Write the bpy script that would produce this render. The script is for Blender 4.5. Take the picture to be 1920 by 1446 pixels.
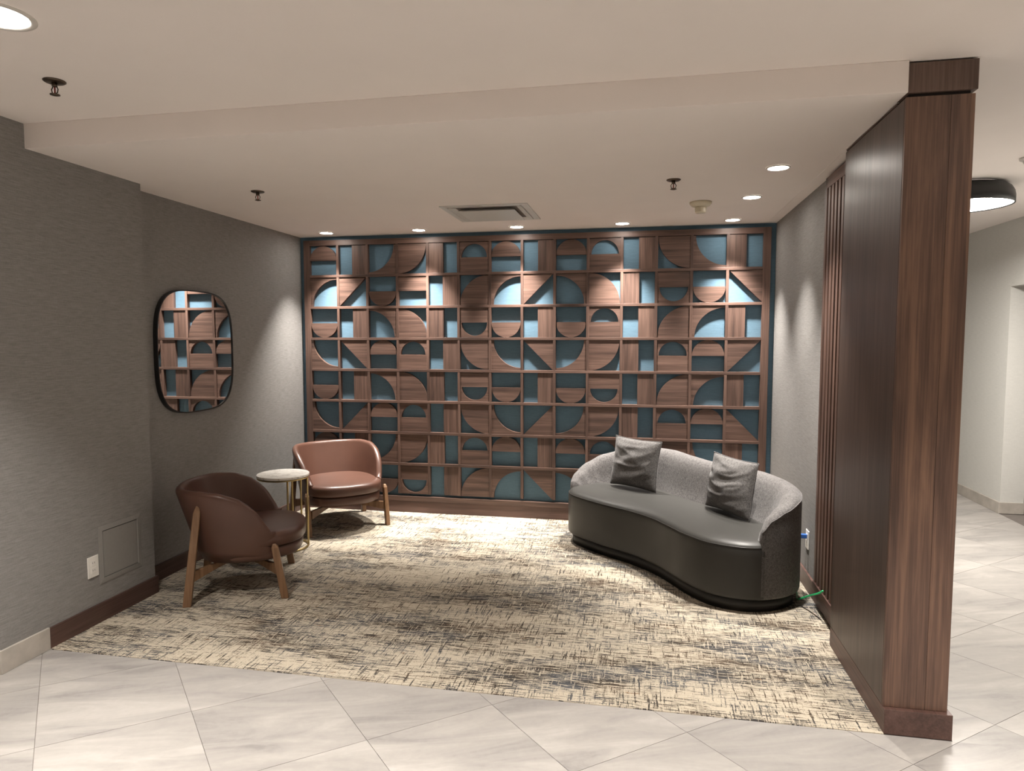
import bpy, bmesh, math, random
from mathutils import Vector, Matrix, noise
random.seed(7)
S = bpy.context.scene
COL = S.collection
for o in list(bpy.data.objects):
    bpy.data.objects.remove(o)

# ------------------------------------------------------------------ camera
cam_d = bpy.data.cameras.new('camera')
cam_d.sensor_fit = 'HORIZONTAL'; cam_d.sensor_width = 36.0
cam_d.lens = 1263.04 / 1920 * 36.0
cam_d.clip_start = 0.05
cam = bpy.data.objects.new('camera', cam_d); COL.objects.link(cam)
CR = Vector((0.98180972, 0.18986682, -0.00051998))
CU = Vector((-0.01280957, 0.06897078, 0.99753644))
CF = Vector((-0.18943493, 0.97938431, -0.0701483))
M = Matrix(((CR.x, CU.x, -CF.x, 2.6460187), (CR.y, CU.y, -CF.y, -5.6704016), (CR.z, CU.z, -CF.z, 1.54141626), (0, 0, 0, 1)))
cam.matrix_world = M
S.camera = cam

# ------------------------------------------------------------------ world, exposure, lamp powers
w = bpy.data.worlds.new('world'); S.world = w; w.use_nodes = True
w.node_tree.nodes['Background'].inputs[0].default_value = (0.9, 0.85, 0.78, 1)
w.node_tree.nodes['Background'].inputs[1].default_value = 0.05
S.view_settings.view_transform = 'Standard'
S.view_settings.look = 'None'
S.view_settings.gamma = 1.0
S.view_settings.use_curve_mapping = False
S.view_settings.exposure = 0.12
LAMP_COL = (1.0, 0.94, 0.87)
HALL_COL = (1.0, 0.94, 0.87)
P_BACK, P_SIDE, P_LOBBY, P_HALL = 500.0, 345.0, 27.0, 105.0
try:
    S.cycles.max_bounces = 10; S.cycles.diffuse_bounces = 6; S.cycles.glossy_bounces = 4
    S.cycles.caustics_reflective = False; S.cycles.caustics_refractive = False
    S.cycles.sample_clamp_indirect = 4.0
    S.cycles.use_denoising = True
except Exception:
    pass

# ------------------------------------------------------------------ dimensions (metres)
H, H2 = 2.4373, 2.5519
XL, XP, XR = -0.367, -0.234, 3.661
YB = -0.043                       # papered back wall
YF = -0.0806                      # front plane of the lattice
YC, YS = -2.164, -2.911           # end of the pier, soffit face
X0, Z0, PX, PZ = -0.2761, 0.1585, 0.275, 0.2756
XW, XW2, YW, YW2 = 3.588, 3.818, -2.894, -2.139
YCARP = -2.918
XH = 5.75                         # hall wall

# ------------------------------------------------------------------ node helpers
def mat(name):
    m = bpy.data.materials.new(name); m.use_nodes = True
    nt = m.node_tree
    b = nt.nodes['Principled BSDF']
    return m, nt, b
def nd(nt, typ, **kw):
    n = nt.nodes.new(typ)
    for k, v in kw.items():
        if hasattr(n, k): setattr(n, k, v)
        else: n.inputs[k].default_value = v
    return n
def ramp(nt, src, stops, interp='LINEAR'):
    r = nt.nodes.new('ShaderNodeValToRGB'); r.color_ramp.interpolation = interp
    e = r.color_ramp.elements
    while len(e) < len(stops): e.new(0.5)
    for i, (p, c) in enumerate(stops):
        e[i].position = p
        e[i].color = (c, c, c, 1) if isinstance(c, (int, float)) else (c[0], c[1], c[2], 1)
    nt.links.new(src, r.inputs[0]); return r.outputs[0]
def math_n(nt, op, a, b=None):
    n = nt.nodes.new('ShaderNodeMath'); n.operation = op
    for i, v in enumerate((a, b)):
        if v is None: continue
        if isinstance(v, (int, float)): n.inputs[i].default_value = v
        else: nt.links.new(v, n.inputs[i])
    return n.outputs[0]
def mixc(nt, fac, a, b, typ='MIX'):
    n = nt.nodes.new('ShaderNodeMix'); n.data_type = 'RGBA'; n.blend_type = typ
    for i, v in ((0, fac), (6, a), (7, b)):
        if isinstance(v, (int, float)): n.inputs[i].default_value = v
        elif isinstance(v, tuple): n.inputs[i].default_value = (v[0], v[1], v[2], 1)
        else: nt.links.new(v, n.inputs[i])
    return n.outputs[2]
def coords(nt, scale=(1, 1, 1), rnd=0.0, rot=(0, 0, 0)):
    tc = nt.nodes.new('ShaderNodeTexCoord')
    mp = nt.nodes.new('ShaderNodeMapping'); mp.inputs['Scale'].default_value = scale
    mp.inputs['Rotation'].default_value = rot
    src = tc.outputs['Object']
    if rnd:
        oi = nt.nodes.new('ShaderNodeObjectInfo')
        mm = math_n(nt, 'MULTIPLY', oi.outputs['Random'], rnd)
        cx = nt.nodes.new('ShaderNodeCombineXYZ')
        for i in range(3): nt.links.new(mm, cx.inputs[i])
        va = nt.nodes.new('ShaderNodeVectorMath'); va.operation = 'ADD'
        nt.links.new(src, va.inputs[0]); nt.links.new(cx.outputs[0], va.inputs[1]); src = va.outputs[0]
    nt.links.new(src, mp.inputs['Vector'])
    return mp.outputs[0]
def noise_n(nt, vec, scale=1.0, detail=4.0, rough=0.55, dist=0.0):
    n = nt.nodes.new('ShaderNodeTexNoise')
    n.inputs['Scale'].default_value = scale; n.inputs['Detail'].default_value = detail
    n.inputs['Roughness'].default_value = rough; n.inputs['Distortion'].default_value = dist
    nt.links.new(vec, n.inputs['Vector']); return n.outputs[0]
def bump(nt, b, h, strength=0.2, dist=0.002):
    n = nt.nodes.new('ShaderNodeBump'); n.inputs['Strength'].default_value = strength
    n.inputs['Distance'].default_value = dist
    nt.links.new(h, n.inputs['Height']); nt.links.new(n.outputs[0], b.inputs['Normal'])
def plain(name, col, rough=0.5, metal=0.0, spec=0.5, var=0.06, vscale=30):
    m, nt, b = mat(name)
    n = noise_n(nt, coords(nt), vscale, 3)
    lo = tuple(c * (1 - var) for c in col); hi = tuple(min(1, c * (1 + var)) for c in col)
    nt.links.new(ramp(nt, n, [(0.3, lo), (0.7, hi)]), b.inputs['Base Color'])
    b.inputs['Roughness'].default_value = rough; b.inputs['Metallic'].default_value = metal
    b.inputs['Specular IOR Level'].default_value = spec
    return m
def wood(name, axis, dark, mid, light, rough=0.45, rnd=13.0, coat=0.0, swirl=0.6, fine=1.0, spec=0.5, aniso=0):
    """veneer whose grain runs along axis 0/1/2"""
    m, nt, b = mat(name)
    sc = [9.0, 9.0, 9.0]; sc[axis] = 0.9
    v = coords(nt, tuple(sc), rnd)
    n1 = noise_n(nt, v, 1.0, 5, 0.6, swirl)
    sc2 = [150.0 * fine] * 3; sc2[axis] = 3.0
    n2 = noise_n(nt, coords(nt, tuple(sc2), rnd), 1.0, 2, 0.6)
    sc3 = [38.0, 38.0, 38.0]; sc3[axis] = 1.4
    n3 = noise_n(nt, coords(nt, tuple(sc3), rnd), 1.0, 3, 0.6, 0.3)
    f = math_n(nt, 'ADD', math_n(nt, 'MULTIPLY', n1, 0.38), math_n(nt, 'ADD', math_n(nt, 'MULTIPLY', n2, 0.26), math_n(nt, 'MULTIPLY', n3, 0.36)))
    c = ramp(nt, f, [(0.39, dark), (0.5, mid), (0.62, light)])
    oi = nt.nodes.new('ShaderNodeObjectInfo')
    hv = nt.nodes.new('ShaderNodeHueSaturation')
    nt.links.new(c, hv.inputs['Color'])
    nt.links.new(math_n(nt, 'ADD', math_n(nt, 'MULTIPLY', oi.outputs['Random'], 0.16), 0.92), hv.inputs['Value'])
    nt.links.new(hv.outputs[0], b.inputs['Base Color'])
    nt.links.new(ramp(nt, n2, [(0.2, rough + 0.05), (0.8, rough - 0.03)]), b.inputs['Roughness'])
    b.inputs['Coat Weight'].default_value = coat; b.inputs['Coat Roughness'].default_value = 0.3
    b.inputs['Specular IOR Level'].default_value = spec
    bump(nt, b, n2, 0.08, 0.001)
    return m

WD, WM, WL = (0.046, 0.026, 0.020), (0.100, 0.058, 0.044), (0.160, 0.097, 0.075)
M_WH = wood('walnut_grain_along', 0, WD, WM, WL)
M_WV = wood('walnut_grain_upright', 2, WD, WM, WL)
M_WBASE = wood('walnut_skirting', 0, (0.056, 0.029, 0.023), (0.092, 0.049, 0.039), (0.122, 0.067, 0.054), 0.42)
M_WBASEY = wood('walnut_skirting_side', 1, (0.056, 0.029, 0.023), (0.092, 0.049, 0.039), (0.122, 0.067, 0.054), 0.42)
M_PANEL = wood('dark_satin_walnut', 2, (0.050, 0.033, 0.026), (0.073, 0.049, 0.039), (0.096, 0.066, 0.053), 0.38, coat=0.0, fine=1.2, swirl=0.3)
M_END = wood('walnut_boards', 2, (0.068, 0.038, 0.028), (0.125, 0.070, 0.049), (0.205, 0.116, 0.076), 0.45, swirl=1.6)
M_CAP = wood('grey_walnut', 2, (0.075, 0.045, 0.034), (0.110, 0.068, 0.052), (0.160, 0.103, 0.080), 0.5)
M_LEG = wood('chair_timber', 2, (0.120, 0.062, 0.030), (0.190, 0.103, 0.052), (0.250, 0.145, 0.080), 0.42)
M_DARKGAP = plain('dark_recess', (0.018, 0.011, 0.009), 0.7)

def wallpaper(name, col, rough=0.75, axis_u=1, amp=0.20, spec=0.25, bs=0.35):
    """woven wallcovering: fibres run along axis_u, stacked up z"""
    m, nt, b = mat(name)
    sc = [0, 0, 0]; sc[axis_u] = 16.0; sc[2] = 330.0
    sc[1 - axis_u] = 16.0
    n1 = noise_n(nt, coords(nt, tuple(sc)), 1.0, 3, 0.65)
    n2 = noise_n(nt, coords(nt, (260, 260, 60)), 1.0, 2, 0.5)
    f = math_n(nt, 'ADD', math_n(nt, 'MULTIPLY', n1, 0.75), math_n(nt, 'MULTIPLY', n2, 0.25))
    lo = tuple(c * (1 - amp) for c in col); hi = tuple(c * (1 + amp) for c in col)
    nt.links.new(ramp(nt, f, [(0.35, lo), (0.65, hi)]), b.inputs['Base Color'])
    b.inputs['Roughness'].default_value = rough; b.inputs['Specular IOR Level'].default_value = spec
    bump(nt, b, f, bs, 0.0015)
    return m
M_GREY = wallpaper('grey_woven_wallcovering', (0.246, 0.237, 0.229), axis_u=1)
M_GREYX = wallpaper('grey_woven_wallcovering_x', (0.246, 0.237, 0.229), axis_u=0)
M_HALLW = wallpaper('pale_grey_wallcovering', (0.60, 0.597, 0.565), axis_u=1, amp=0.07, bs=0.15)
M_BLUE = wallpaper('blue_grasscloth', (0.108, 0.186, 0.250), axis_u=0, amp=0.12)
M_LOBBYW = plain('lobby_bounce_paint', (0.74, 0.71, 0.67), 0.8, var=0.02, vscale=2)  # unseen lobby walls, kept pale to bounce light up to the ceilings
M_CEIL = plain('ceiling_paint', (0.89, 0.83, 0.79), 0.9, var=0.012, vscale=3, spec=0.2)
M_SOFF = plain('soffit_paint', (0.87, 0.83, 0.81), 0.8, var=0.012, vscale=3, spec=0.2)
M_WHITE = plain('white_plastic', (0.78, 0.76, 0.72), 0.35, var=0.02)
M_CREAM = plain('cream_plastic', (0.62, 0.56, 0.43), 0.35, var=0.03)
M_TRIM = plain('white_trim_metal', (0.62, 0.59, 0.55), 0.45, var=0.02)
M_BLACK = plain('black_metal', (0.012, 0.012, 0.012), 0.4, var=0.1)
M_BRONZE = plain('dark_bronze', (0.10, 0.075, 0.055), 0.35, metal=0.9, var=0.1)
M_BRASS = plain('brushed_brass', (0.50, 0.385, 0.19), 0.38, metal=1.0, var=0.06)
M_LOUVRE = plain('diffuser_enamel', (0.62, 0.61, 0.58), 0.4, var=0.02)
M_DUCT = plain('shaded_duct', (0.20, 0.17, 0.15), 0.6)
M_BLUEPLUG = plain('blue_plug', (0.03, 0.12, 0.42), 0.4)
M_GREEN = plain('green_cable', (0.03, 0.55, 0.20), 0.35)
M_PAINTG = plain('grey_paint', (0.262, 0.252, 0.240), 0.45, var=0.03, vscale=60)
M_GROUT = plain('grout', (0.17, 0.15, 0.135), 0.9)
M_STONEB = plain('stone_skirting', (0.44, 0.405, 0.36), 0.45, var=0.16, vscale=9)
M_PLINTH = plain('black_plinth', (0.012, 0.011, 0.010), 0.5)

def m_mirror():
    m, nt, b = mat('mirror_glass')
    n = noise_n(nt, coords(nt), 2.0, 2)
    nt.links.new(ramp(nt, n, [(0, (0.86, 0.87, 0.87)), (1, (0.88, 0.89, 0.89))]), b.inputs['Base Color'])
    b.inputs['Metallic'].default_value = 1.0; b.inputs['Roughness'].default_value = 0.01
    return m
M_MIRROR = m_mirror()
def m_emit(name, col, s):
    m, nt, b = mat(name)
    b.inputs['Base Color'].default_value = (0.8, 0.8, 0.8, 1)
    b.inputs['Emission Color'].default_value = (*col, 1); b.inputs['Emission Strength'].default_value = s
    return m
M_LED = m_emit('lamp_diffuser', (1, 0.925, 0.84), 70.0)
M_LEDLOBBY = m_emit('lobby_lamp_diffuser', (1, 0.925, 0.84), 20.0)
M_LEDHALL = m_emit('hall_lamp_diffuser', (1, 0.95, 0.86), 4.0)

def m_leather(name, col, rough=0.42, var=0.12, spec=0.5):
    m, nt, b = mat(name)
    n = noise_n(nt, coords(nt), 3.0, 3)
    v = nt.nodes.new('ShaderNodeTexVoronoi'); v.inputs['Scale'].default_value = 420
    nt.links.new(coords(nt), v.inputs['Vector'])
    lo = tuple(c * (1 - var) for c in col); hi = tuple(c * (1 + var) for c in col)
    nt.links.new(ramp(nt, n, [(0.3, lo), (0.7, hi)]), b.inputs['Base Color'])
    b.inputs['Roughness'].default_value = rough; b.inputs['Specular IOR Level'].default_value = spec
    bump(nt, b, v.outputs['Distance'], 0.06, 0.0006)
    return m
M_LEATHER = m_leather('tan_leather', (0.098, 0.047, 0.033), 0.36)
M_SOFAL = m_leather('charcoal_leather', (0.039, 0.038, 0.035), 0.42, 0.06, 0.35)
def m_tweed(name, col):
    m, nt, b = mat(name)
    n1 = noise_n(nt, coords(nt, (1, 1, 0.55)), 330, 2, 0.6)
    n2 = noise_n(nt, coords(nt), 75, 3, 0.6)
    f = math_n(nt, 'ADD', math_n(nt, 'MULTIPLY', n1, 0.65), math_n(nt, 'MULTIPLY', n2, 0.35))
    nt.links.new(ramp(nt, f, [(0.38, tuple(c * 0.5 for c in col)), (0.5, col), (0.64, tuple(c * 1.55 for c in col))]), b.inputs['Base Color'])
    b.inputs['Roughness'].default_value = 0.9; b.inputs['Specular IOR Level'].default_value = 0.2
    b.inputs['Sheen Weight'].default_value = 0.15
    bump(nt, b, n1, 0.35, 0.001)
    return m
M_TWEED = m_tweed('grey_tweed', (0.115, 0.108, 0.106))
M_TWEED2 = m_tweed('grey_cushion_tweed', (0.120, 0.114, 0.111))
def m_marble():
    m, nt, b = mat('white_marble')
    n = noise_n(nt, coords(nt, (3, 9, 3), rot=(0, 0, 0.6)), 1.0, 6, 0.6, 1.5)
    nt.links.new(ramp(nt, n, [(0.44, (0.80, 0.77, 0.71)), (0.490, (0.76, 0.73, 0.67)), (0.505, (0.38, 0.35, 0.31)), (0.52, (0.76, 0.73, 0.67)), (0.6, (0.82, 0.79, 0.74))]), b.inputs['Base Color'])
    b.inputs['Roughness'].default_value = 0.25
    return m
M_MARBLE = m_marble()
def m_tile():
    m, nt, b = mat('veined_stone_tile')
    v = coords(nt, (1, 1, 1), 37.0, rot=(0, 0, -0.35))
    mp = nt.nodes.new('ShaderNodeMapping'); mp.inputs['Scale'].default_value = (1.1, 5.0, 1)
    nt.links.new(v, mp.inputs['Vector'])
    n1 = noise_n(nt, mp.outputs[0], 1.6, 8, 0.62, 0.8)
    n2 = noise_n(nt, mp.outputs[0], 0.7, 4, 0.5, 0.6)
    n3 = noise_n(nt, v, 40, 3, 0.6)
    f = math_n(nt, 'ADD', math_n(nt, 'MULTIPLY', n1, 0.62), math_n(nt, 'ADD', math_n(nt, 'MULTIPLY', n2, 0.30), math_n(nt, 'MULTIPLY', n3, 0.08)))
    c = ramp(nt, f, [(0.36, (0.245, 0.232, 0.222)), (0.44, (0.320, 0.303, 0.288)), (0.52, (0.365, 0.345, 0.324)), (0.64, (0.45, 0.427, 0.402))])
    oi = nt.nodes.new('ShaderNodeObjectInfo')
    hv = nt.nodes.new('ShaderNodeHueSaturation'); nt.links.new(c, hv.inputs['Color'])
    nt.links.new(math_n(nt, 'ADD', math_n(nt, 'MULTIPLY', oi.outputs['Random'], 0.10), 0.95), hv.inputs['Value'])
    nt.links.new(hv.outputs[0], b.inputs['Base Color'])
    nt.links.new(ramp(nt, n1, [(0.3, 0.42), (0.7, 0.32)]), b.inputs['Roughness'])
    b.inputs['Specular IOR Level'].default_value = 0.45
    return m
M_TILE = m_tile()
def m_carpet():
    m, nt, b = mat('crosshatched_carpet')
    def dash(sx, sy, off):
        v = coords(nt, (sx, sy, 1)); mp = nt.nodes.new('ShaderNodeMapping')
        mp.inputs['Location'].default_value = (off, off * 1.7, 0); nt.links.new(v, mp.inputs['Vector'])
        return noise_n(nt, mp.outputs[0], 1.0, 3, 0.6)
    hx = dash(6.5, 115.0, 3.1); hx2 = dash(14.0, 190.0, 9.7)
    vy = dash(100.0, 6.5, 5.3); vy2 = dash(170.0, 12.0, 1.9)
    dm = dash(1.1, 4.2, 12.0)                       # where the weave is dense
    dm2 = dash(3.0, 2.2, 21.0)
    fine = noise_n(nt, coords(nt, (170, 170, 1)), 1.0, 2, 0.6)
    dens = ramp(nt, dm, [(0.36, 0.0), (0.62, 1.0)])
    dens2 = ramp(nt, dm2, [(0.38, 0.0), (0.62, 1.0)])
    def thr(n, base, gain, d, soft=0.016):
        # 1 where the dash is present
        t = math_n(nt, 'SUBTRACT', base, math_n(nt, 'MULTIPLY', d, gain))
        q = math_n(nt, 'SUBTRACT', math_n(nt, 'ADD', n, math_n(nt, 'MULTIPLY', math_n(nt, 'SUBTRACT', fine, 0.5), 0.16)), t)
        r = nt.nodes.new('ShaderNodeMapRange'); r.inputs['From Min'].default_value = 0.0; r.inputs['From Max'].default_value = soft
        nt.links.new(q, r.inputs['Value']); return r.outputs[0]
    h1 = thr(hx, 0.605, 0.135, dens); h2 = thr(hx2, 0.63, 0.13, dens)
    v1 = thr(vy, 0.615, 0.05, dens2); v2 = thr(vy2, 0.645, 0.05, dens2)
    dark = math_n(nt, 'MAXIMUM', math_n(nt, 'MAXIMUM', h1, h2), math_n(nt, 'MAXIMUM', v1, v2))
    # cream threads laid over the dense patches
    cr = thr(dash(10.0, 120.0, 31.0), 0.60, 0.02, dens2); cr2 = thr(dash(110.0, 9.0, 41.0), 0.61, 0.02, dens2)
    dark = math_n(nt, 'MULTIPLY', dark, math_n(nt, 'SUBTRACT', 1.0, math_n(nt, 'MULTIPLY', math_n(nt, 'MAXIMUM', cr, cr2), 0.85)))
    hue = dash(2.3, 5.5, 50.0)
    dcol = ramp(nt, hue, [(0.36, (0.050, 0.028, 0.017)), (0.46, (0.022, 0.018, 0.017)), (0.56, (0.036, 0.040, 0.050)), (0.68, (0.070, 0.080, 0.095))])
    base = ramp(nt, fine, [(0.3, (0.44, 0.385, 0.300)), (0.7, (0.58, 0.515, 0.415))])
    rust = thr(dash(9.0, 26.0, 60.0), 0.70, 0.03, dens2, 0.03)
    base = mixc(nt, math_n(nt, 'MULTIPLY', rust, 0.75), base, (0.23, 0.125, 0.06))
    c = mixc(nt, math_n(nt, 'MULTIPLY', dark, 0.93), base, dcol)
    nt.links.new(c, b.inputs['Base Color'])
    b.inputs['Roughness'].default_value = 0.95; b.inputs['Specular IOR Level'].default_value = 0.1
    bump(nt, b, math_n(nt, 'SUBTRACT', fine, math_n(nt, 'MULTIPLY', dark, 0.6)), 0.5, 0.002)
    return m
M_CARPET = m_carpet()

# ------------------------------------------------------------------ mesh helpers
def link(name, bm, m, parent=None, smooth=False, bev=0.0, seg=2, sub=0):
    me = bpy.data.meshes.new(name)
    bmesh.ops.recalc_face_normals(bm, faces=bm.faces[:])
    bm.to_mesh(me); bm.free()
    o = bpy.data.objects.new(name, me); COL.objects.link(o)
    me.materials.append(m)
    if smooth:
        for p in me.polygons: p.use_smooth = True
    if bev:
        md = o.modifiers.new('bevel', 'BEVEL'); md.width = bev; md.segments = seg; md.limit_method = 'ANGLE'; md.angle_limit = math.radians(40)
    if sub:
        md = o.modifiers.new('sub', 'SUBSURF'); md.levels = sub; md.render_levels = sub
    if parent is not None: o.parent = parent
    return o
def box(bm, x0, x1, y0, y1, z0, z1):
    v = [bm.verts.new(p) for p in ((x0, y0, z0), (x1, y0, z0), (x1, y1, z0), (x0, y1, z0), (x0, y0, z1), (x1, y0, z1), (x1, y1, z1), (x0, y1, z1))]
    for f in ((0, 3, 2, 1), (4, 5, 6, 7), (0, 1, 5, 4), (1, 2, 6, 5), (2, 3, 7, 6), (3, 0, 4, 7)):
        bm.faces.new([v[i] for i in f])
def bx(name, m, dims, parent=None, bev=0.0):
    bm = bmesh.new(); box(bm, *dims); return link(name, bm, m, parent, bev=bev)
def struct(o): o['kind'] = 'structure'; return o
def tag(o, label, cat, group=None):
    o['label'] = label; o['category'] = cat
    if group: o['group'] = group
    return o
def empty(name, loc, label=None, cat=None, group=None, rz=0.0):
    o = bpy.data.objects.new(name, None); COL.objects.link(o); o.location = loc; o.rotation_euler = (0, 0, rz)
    o.empty_display_size = 0.1
    if label: tag(o, label, cat, group)
    return o
def bridge(bm, rings, closed=True, cap0=False, cap1=False):
    R = [[bm.verts.new(p) for p in r] for r in rings]
    n = len(R[0])
    for a, b in zip(R[:-1], R[1:]):
        for i in range(n if closed else n - 1):
            j = (i + 1) % n
            bm.faces.new((a[i], a[j], b[j], b[i]))
    if cap0: bm.faces.new(list(reversed(R[0])))
    if cap1: bm.faces.new(R[-1])
    return R
def circ(r, z, n=32, cx=0, cy=0):
    return [(cx + r * math.cos(2 * math.pi * i / n), cy + r * math.sin(2 * math.pi * i / n), z) for i in range(n)]
def lathe(bm, prof, n=32, cap=True, cx=0, cy=0):
    bridge(bm, [circ(max(r, 1e-4), z, n, cx, cy) for r, z in prof], True, cap, cap)
def tube(bm, pts, r, n=8, closed=False):
    pts = [Vector(p) for p in pts]; rings = []
    N = len(pts); prev = None
    for i, p in enumerate(pts):
        a = pts[(i - 1) % N] if (closed or i > 0) else p
        b = pts[(i + 1) % N] if (closed or i < N - 1) else p
        t = (b - a).normalized()
        if prev is None:
            prev = t.orthogonal().normalized()
        u = (prev - t * prev.dot(t)).normalized(); prev = u
        v = t.cross(u)
        rings.append([p + (u * math.cos(2 * math.pi * k / n) + v * math.sin(2 * math.pi * k / n)) * r for k in range(n)])
    if closed:
        R = bridge(bm, rings)
        for i in range(n):
            j = (i + 1) % n
            bm.faces.new((R[-1][i], R[-1][j], R[0][j], R[0][i]))
    else:
        bridge(bm, rings, True, True, True)
def catmull(P, n, closed=True):
    out = []; N = len(P)
    for i in range(N if closed else N - 1):
        if closed: p0, p1, p2, p3 = P[i - 1], P[i], P[(i + 1) % N], P[(i + 2) % N]
        else: p0, p1, p2, p3 = P[max(i - 1, 0)], P[i], P[i + 1], P[min(i + 2, N - 1)]
        for k in range(n):
            t = k / n
            out.append(tuple(0.5 * ((2 * b) + (-a + c) * t + (2 * a - 5 * b + 4 * c - d) * t * t + (-a + 3 * b - 3 * c + d) * t ** 3) for a, b, c, d in zip(p0, p1, p2, p3)))
    if not closed: out.append(tuple(P[-1]))
    return out
def lerp_tab(x, tab):
    if x <= tab[0][0]: return tab[0][1]
    for (a, va), (b, vb) in zip(tab[:-1], tab[1:]):
        if x <= b:
            t = (x - a) / (b - a); t = t * t * (3 - 2 * t) * 0.5 + t * 0.5
            return va + (vb - va) * t
    return tab[-1][1]
def poly_prism(bm, poly, f0, f1, axis=1):
    """extrude a 2-D outline; axis=1: outline is (x, z) swept along y; axis=2: outline is (x, y) swept along z"""
    mk = (lambda p, t: (p[0], t, p[1])) if axis == 1 else ((lambda p, t: (p[0], p[1], t)) if axis == 2 else (lambda p, t: (t, p[0], p[1])))
    bridge(bm, [[mk(p, f0) for p in poly], [mk(p, f1) for p in poly]], True, True, True)

# ------------------------------------------------------------------ room shell
T = 0.12
struct(bx('ceiling', M_CEIL, (-3.2, 6.3, -8.6, 3.3, H2, H2 + T)))
# lowered alcove ceiling with its soffit face
struct(bx('ceiling', M_CEIL, (XL - 0.1, XW, YS, YB + 0.1, H, H2), bev=0.002))
struct(bx('wall_back', M_BLUE, (XL - 0.1, XR + 0.02, YB, YB + 0.1, 0, H)))
struct(bx('wall_left', M_GREY, (XL - 0.4, XL, YC, YB, 0, H)))
pier = struct(bx('wall_left_front', M_GREY, (-3.2, XP, -3.165, YC, 0, H2)))
pier.data.materials.append(M_GREYX)
for p in pier.data.polygons:
    if abs(p.normal.y) > 0.5: p.material_index = 1
struct(bx('wall_right', M_GREY, (XR, XW2 - 0.01, YW2, 3.2, 0, H)))
struct(bx('trim_1', M_CEIL, (XW, XW2 - 0.01, YW2, 3.2, H, H2)))
struct(bx('wall_hall', M_HALLW, (XH, XH + 0.4, 0.876, 3.2, 0, H2)))
struct(bx('wall_hall_lintel', M_HALLW, (XH, XH + 0.4, -0.3, 0.876, 1.984, H2)))
struct(bx('wall_hall_front', M_HALLW, (XH, XH + 0.4, -8.5, -0.3, 0, H2)))
struct(bx('wall_hall_end', M_HALLW, (XR, XH + 0.4, 3.2, 3.3, 0, H2)))
struct(bx('wall_lobby_front', M_LOBBYW, (-3.2, XH + 0.4, -8.6, -8.5, 0, H2)))
struct(bx('wall_lobby_left', M_LOBBYW, (-3.3, -3.2, -8.6, -3.1, 0, H2)))

# ------------------------------------------------------------------ floor: grout bed + tiles laid diagonally
floor = struct(bx('floor', M_GROUT, (-3.2, 6.15, -8.6, 3.3, -0.10, -0.004)))
O2 = (1.625, -3.334); E1 = (0.375, -0.385); E2 = (0.418, 0.335)
def clip_poly(poly, nx, ny, c):          # keep nx*x+ny*y <= c
    out = []
    for i in range(len(poly)):
        a, b = poly[i], poly[(i + 1) % len(poly)]
        da, db = nx * a[0] + ny * a[1] - c, nx * b[0] + ny * b[1] - c
        if da <= 0: out.append(a)
        if da * db < 0:
            t = da / (da - db); out.append((a[0] + (b[0] - a[0]) * t, a[1] + (b[1] - a[1]) * t))
    return out
def area(p): return abs(sum(p[i][0] * p[(i + 1) % len(p)][1] - p[(i + 1) % len(p)][0] * p[i][1] for i in range(len(p)))) / 2
g = 0.0010
lu = math.hypot(*E1); lv = math.hypot(*E2)
def tile_quad(a, b):
    q = []
    for da, db in ((g / lu, g / lv), (1 - g / lu, g / lv), (1 - g / lu, 1 - g / lv), (g / lu, 1 - g / lv)):
        q.append((O2[0] + (a + da) * E1[0] + (b + db) * E2[0], O2[1] + (a + da) * E1[1] + (b + db) * E2[1]))
    return q
def tile_mesh(poly, ox, oy):
    bm = bmesh.new()
    poly_prism(bm, [(x - ox, y - oy) for x, y in poly], -0.012, 0.0, 2)
    return bm
tile_shared = None; ntile = 0
LOBBY = (-2.9, 5.74, -5.9, YCARP - 0.001); HALL = (XW2 + 0.0125, 5.74, YCARP - 0.001, 3.18)
for a in range(-16, 17):
    for b in range(-16, 17):
        q = tile_quad(a, b)
        cx = sum(p[0] for p in q) / 4; cy = sum(p[1] for p in q) / 4
        for (x0, x1, y0, y1) in (LOBBY, HALL):
            if cx < x0 - 0.5 or cx > x1 + 0.5 or cy < y0 - 0.5 or cy > y1 + 0.5: continue
            r = clip_poly(clip_poly(clip_poly(clip_poly(q, -1, 0, -x0), 1, 0, x1), 0, -1, -y0), 0, 1, y1)
            if len(r) < 3 or area(r) < 0.0008: continue
            whole = area(r) > area(q) * 0.999
            if whole and tile_shared is not None:
                o = bpy.data.objects.new('tile', tile_shared); COL.objects.link(o)
            else:
                o = link('tile', tile_mesh(r, cx, cy), M_TILE)
                if whole: tile_shared = o.data
            o.location = (cx, cy, 0); o.parent = floor; ntile += 1
# small left-over strip of the lobby floor left of the pier, same tile run
carpet = tag(bx('carpet', M_CARPET, (XL + 0.001, XR - 0.001, YC, YB - 0.001, -0.0035, 0.003)), 'cream fitted carpet with dark crosshatched threads covering the alcove floor', 'carpet')
bm = bmesh.new()
poly_prism(bm, [(XL, YB), (XL, YC), (XP, YC), (XP, YCARP), (XW, YCARP), (XW, YW2), (XR, YW2), (XR, YB)], -0.0038, 0.003, 2)
old = carpet.data; tmp = link('carpet_tmp', bm, M_CARPET); carpet.data = tmp.data; bpy.data.objects.remove(tmp); bpy.data.meshes.remove(old)

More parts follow.
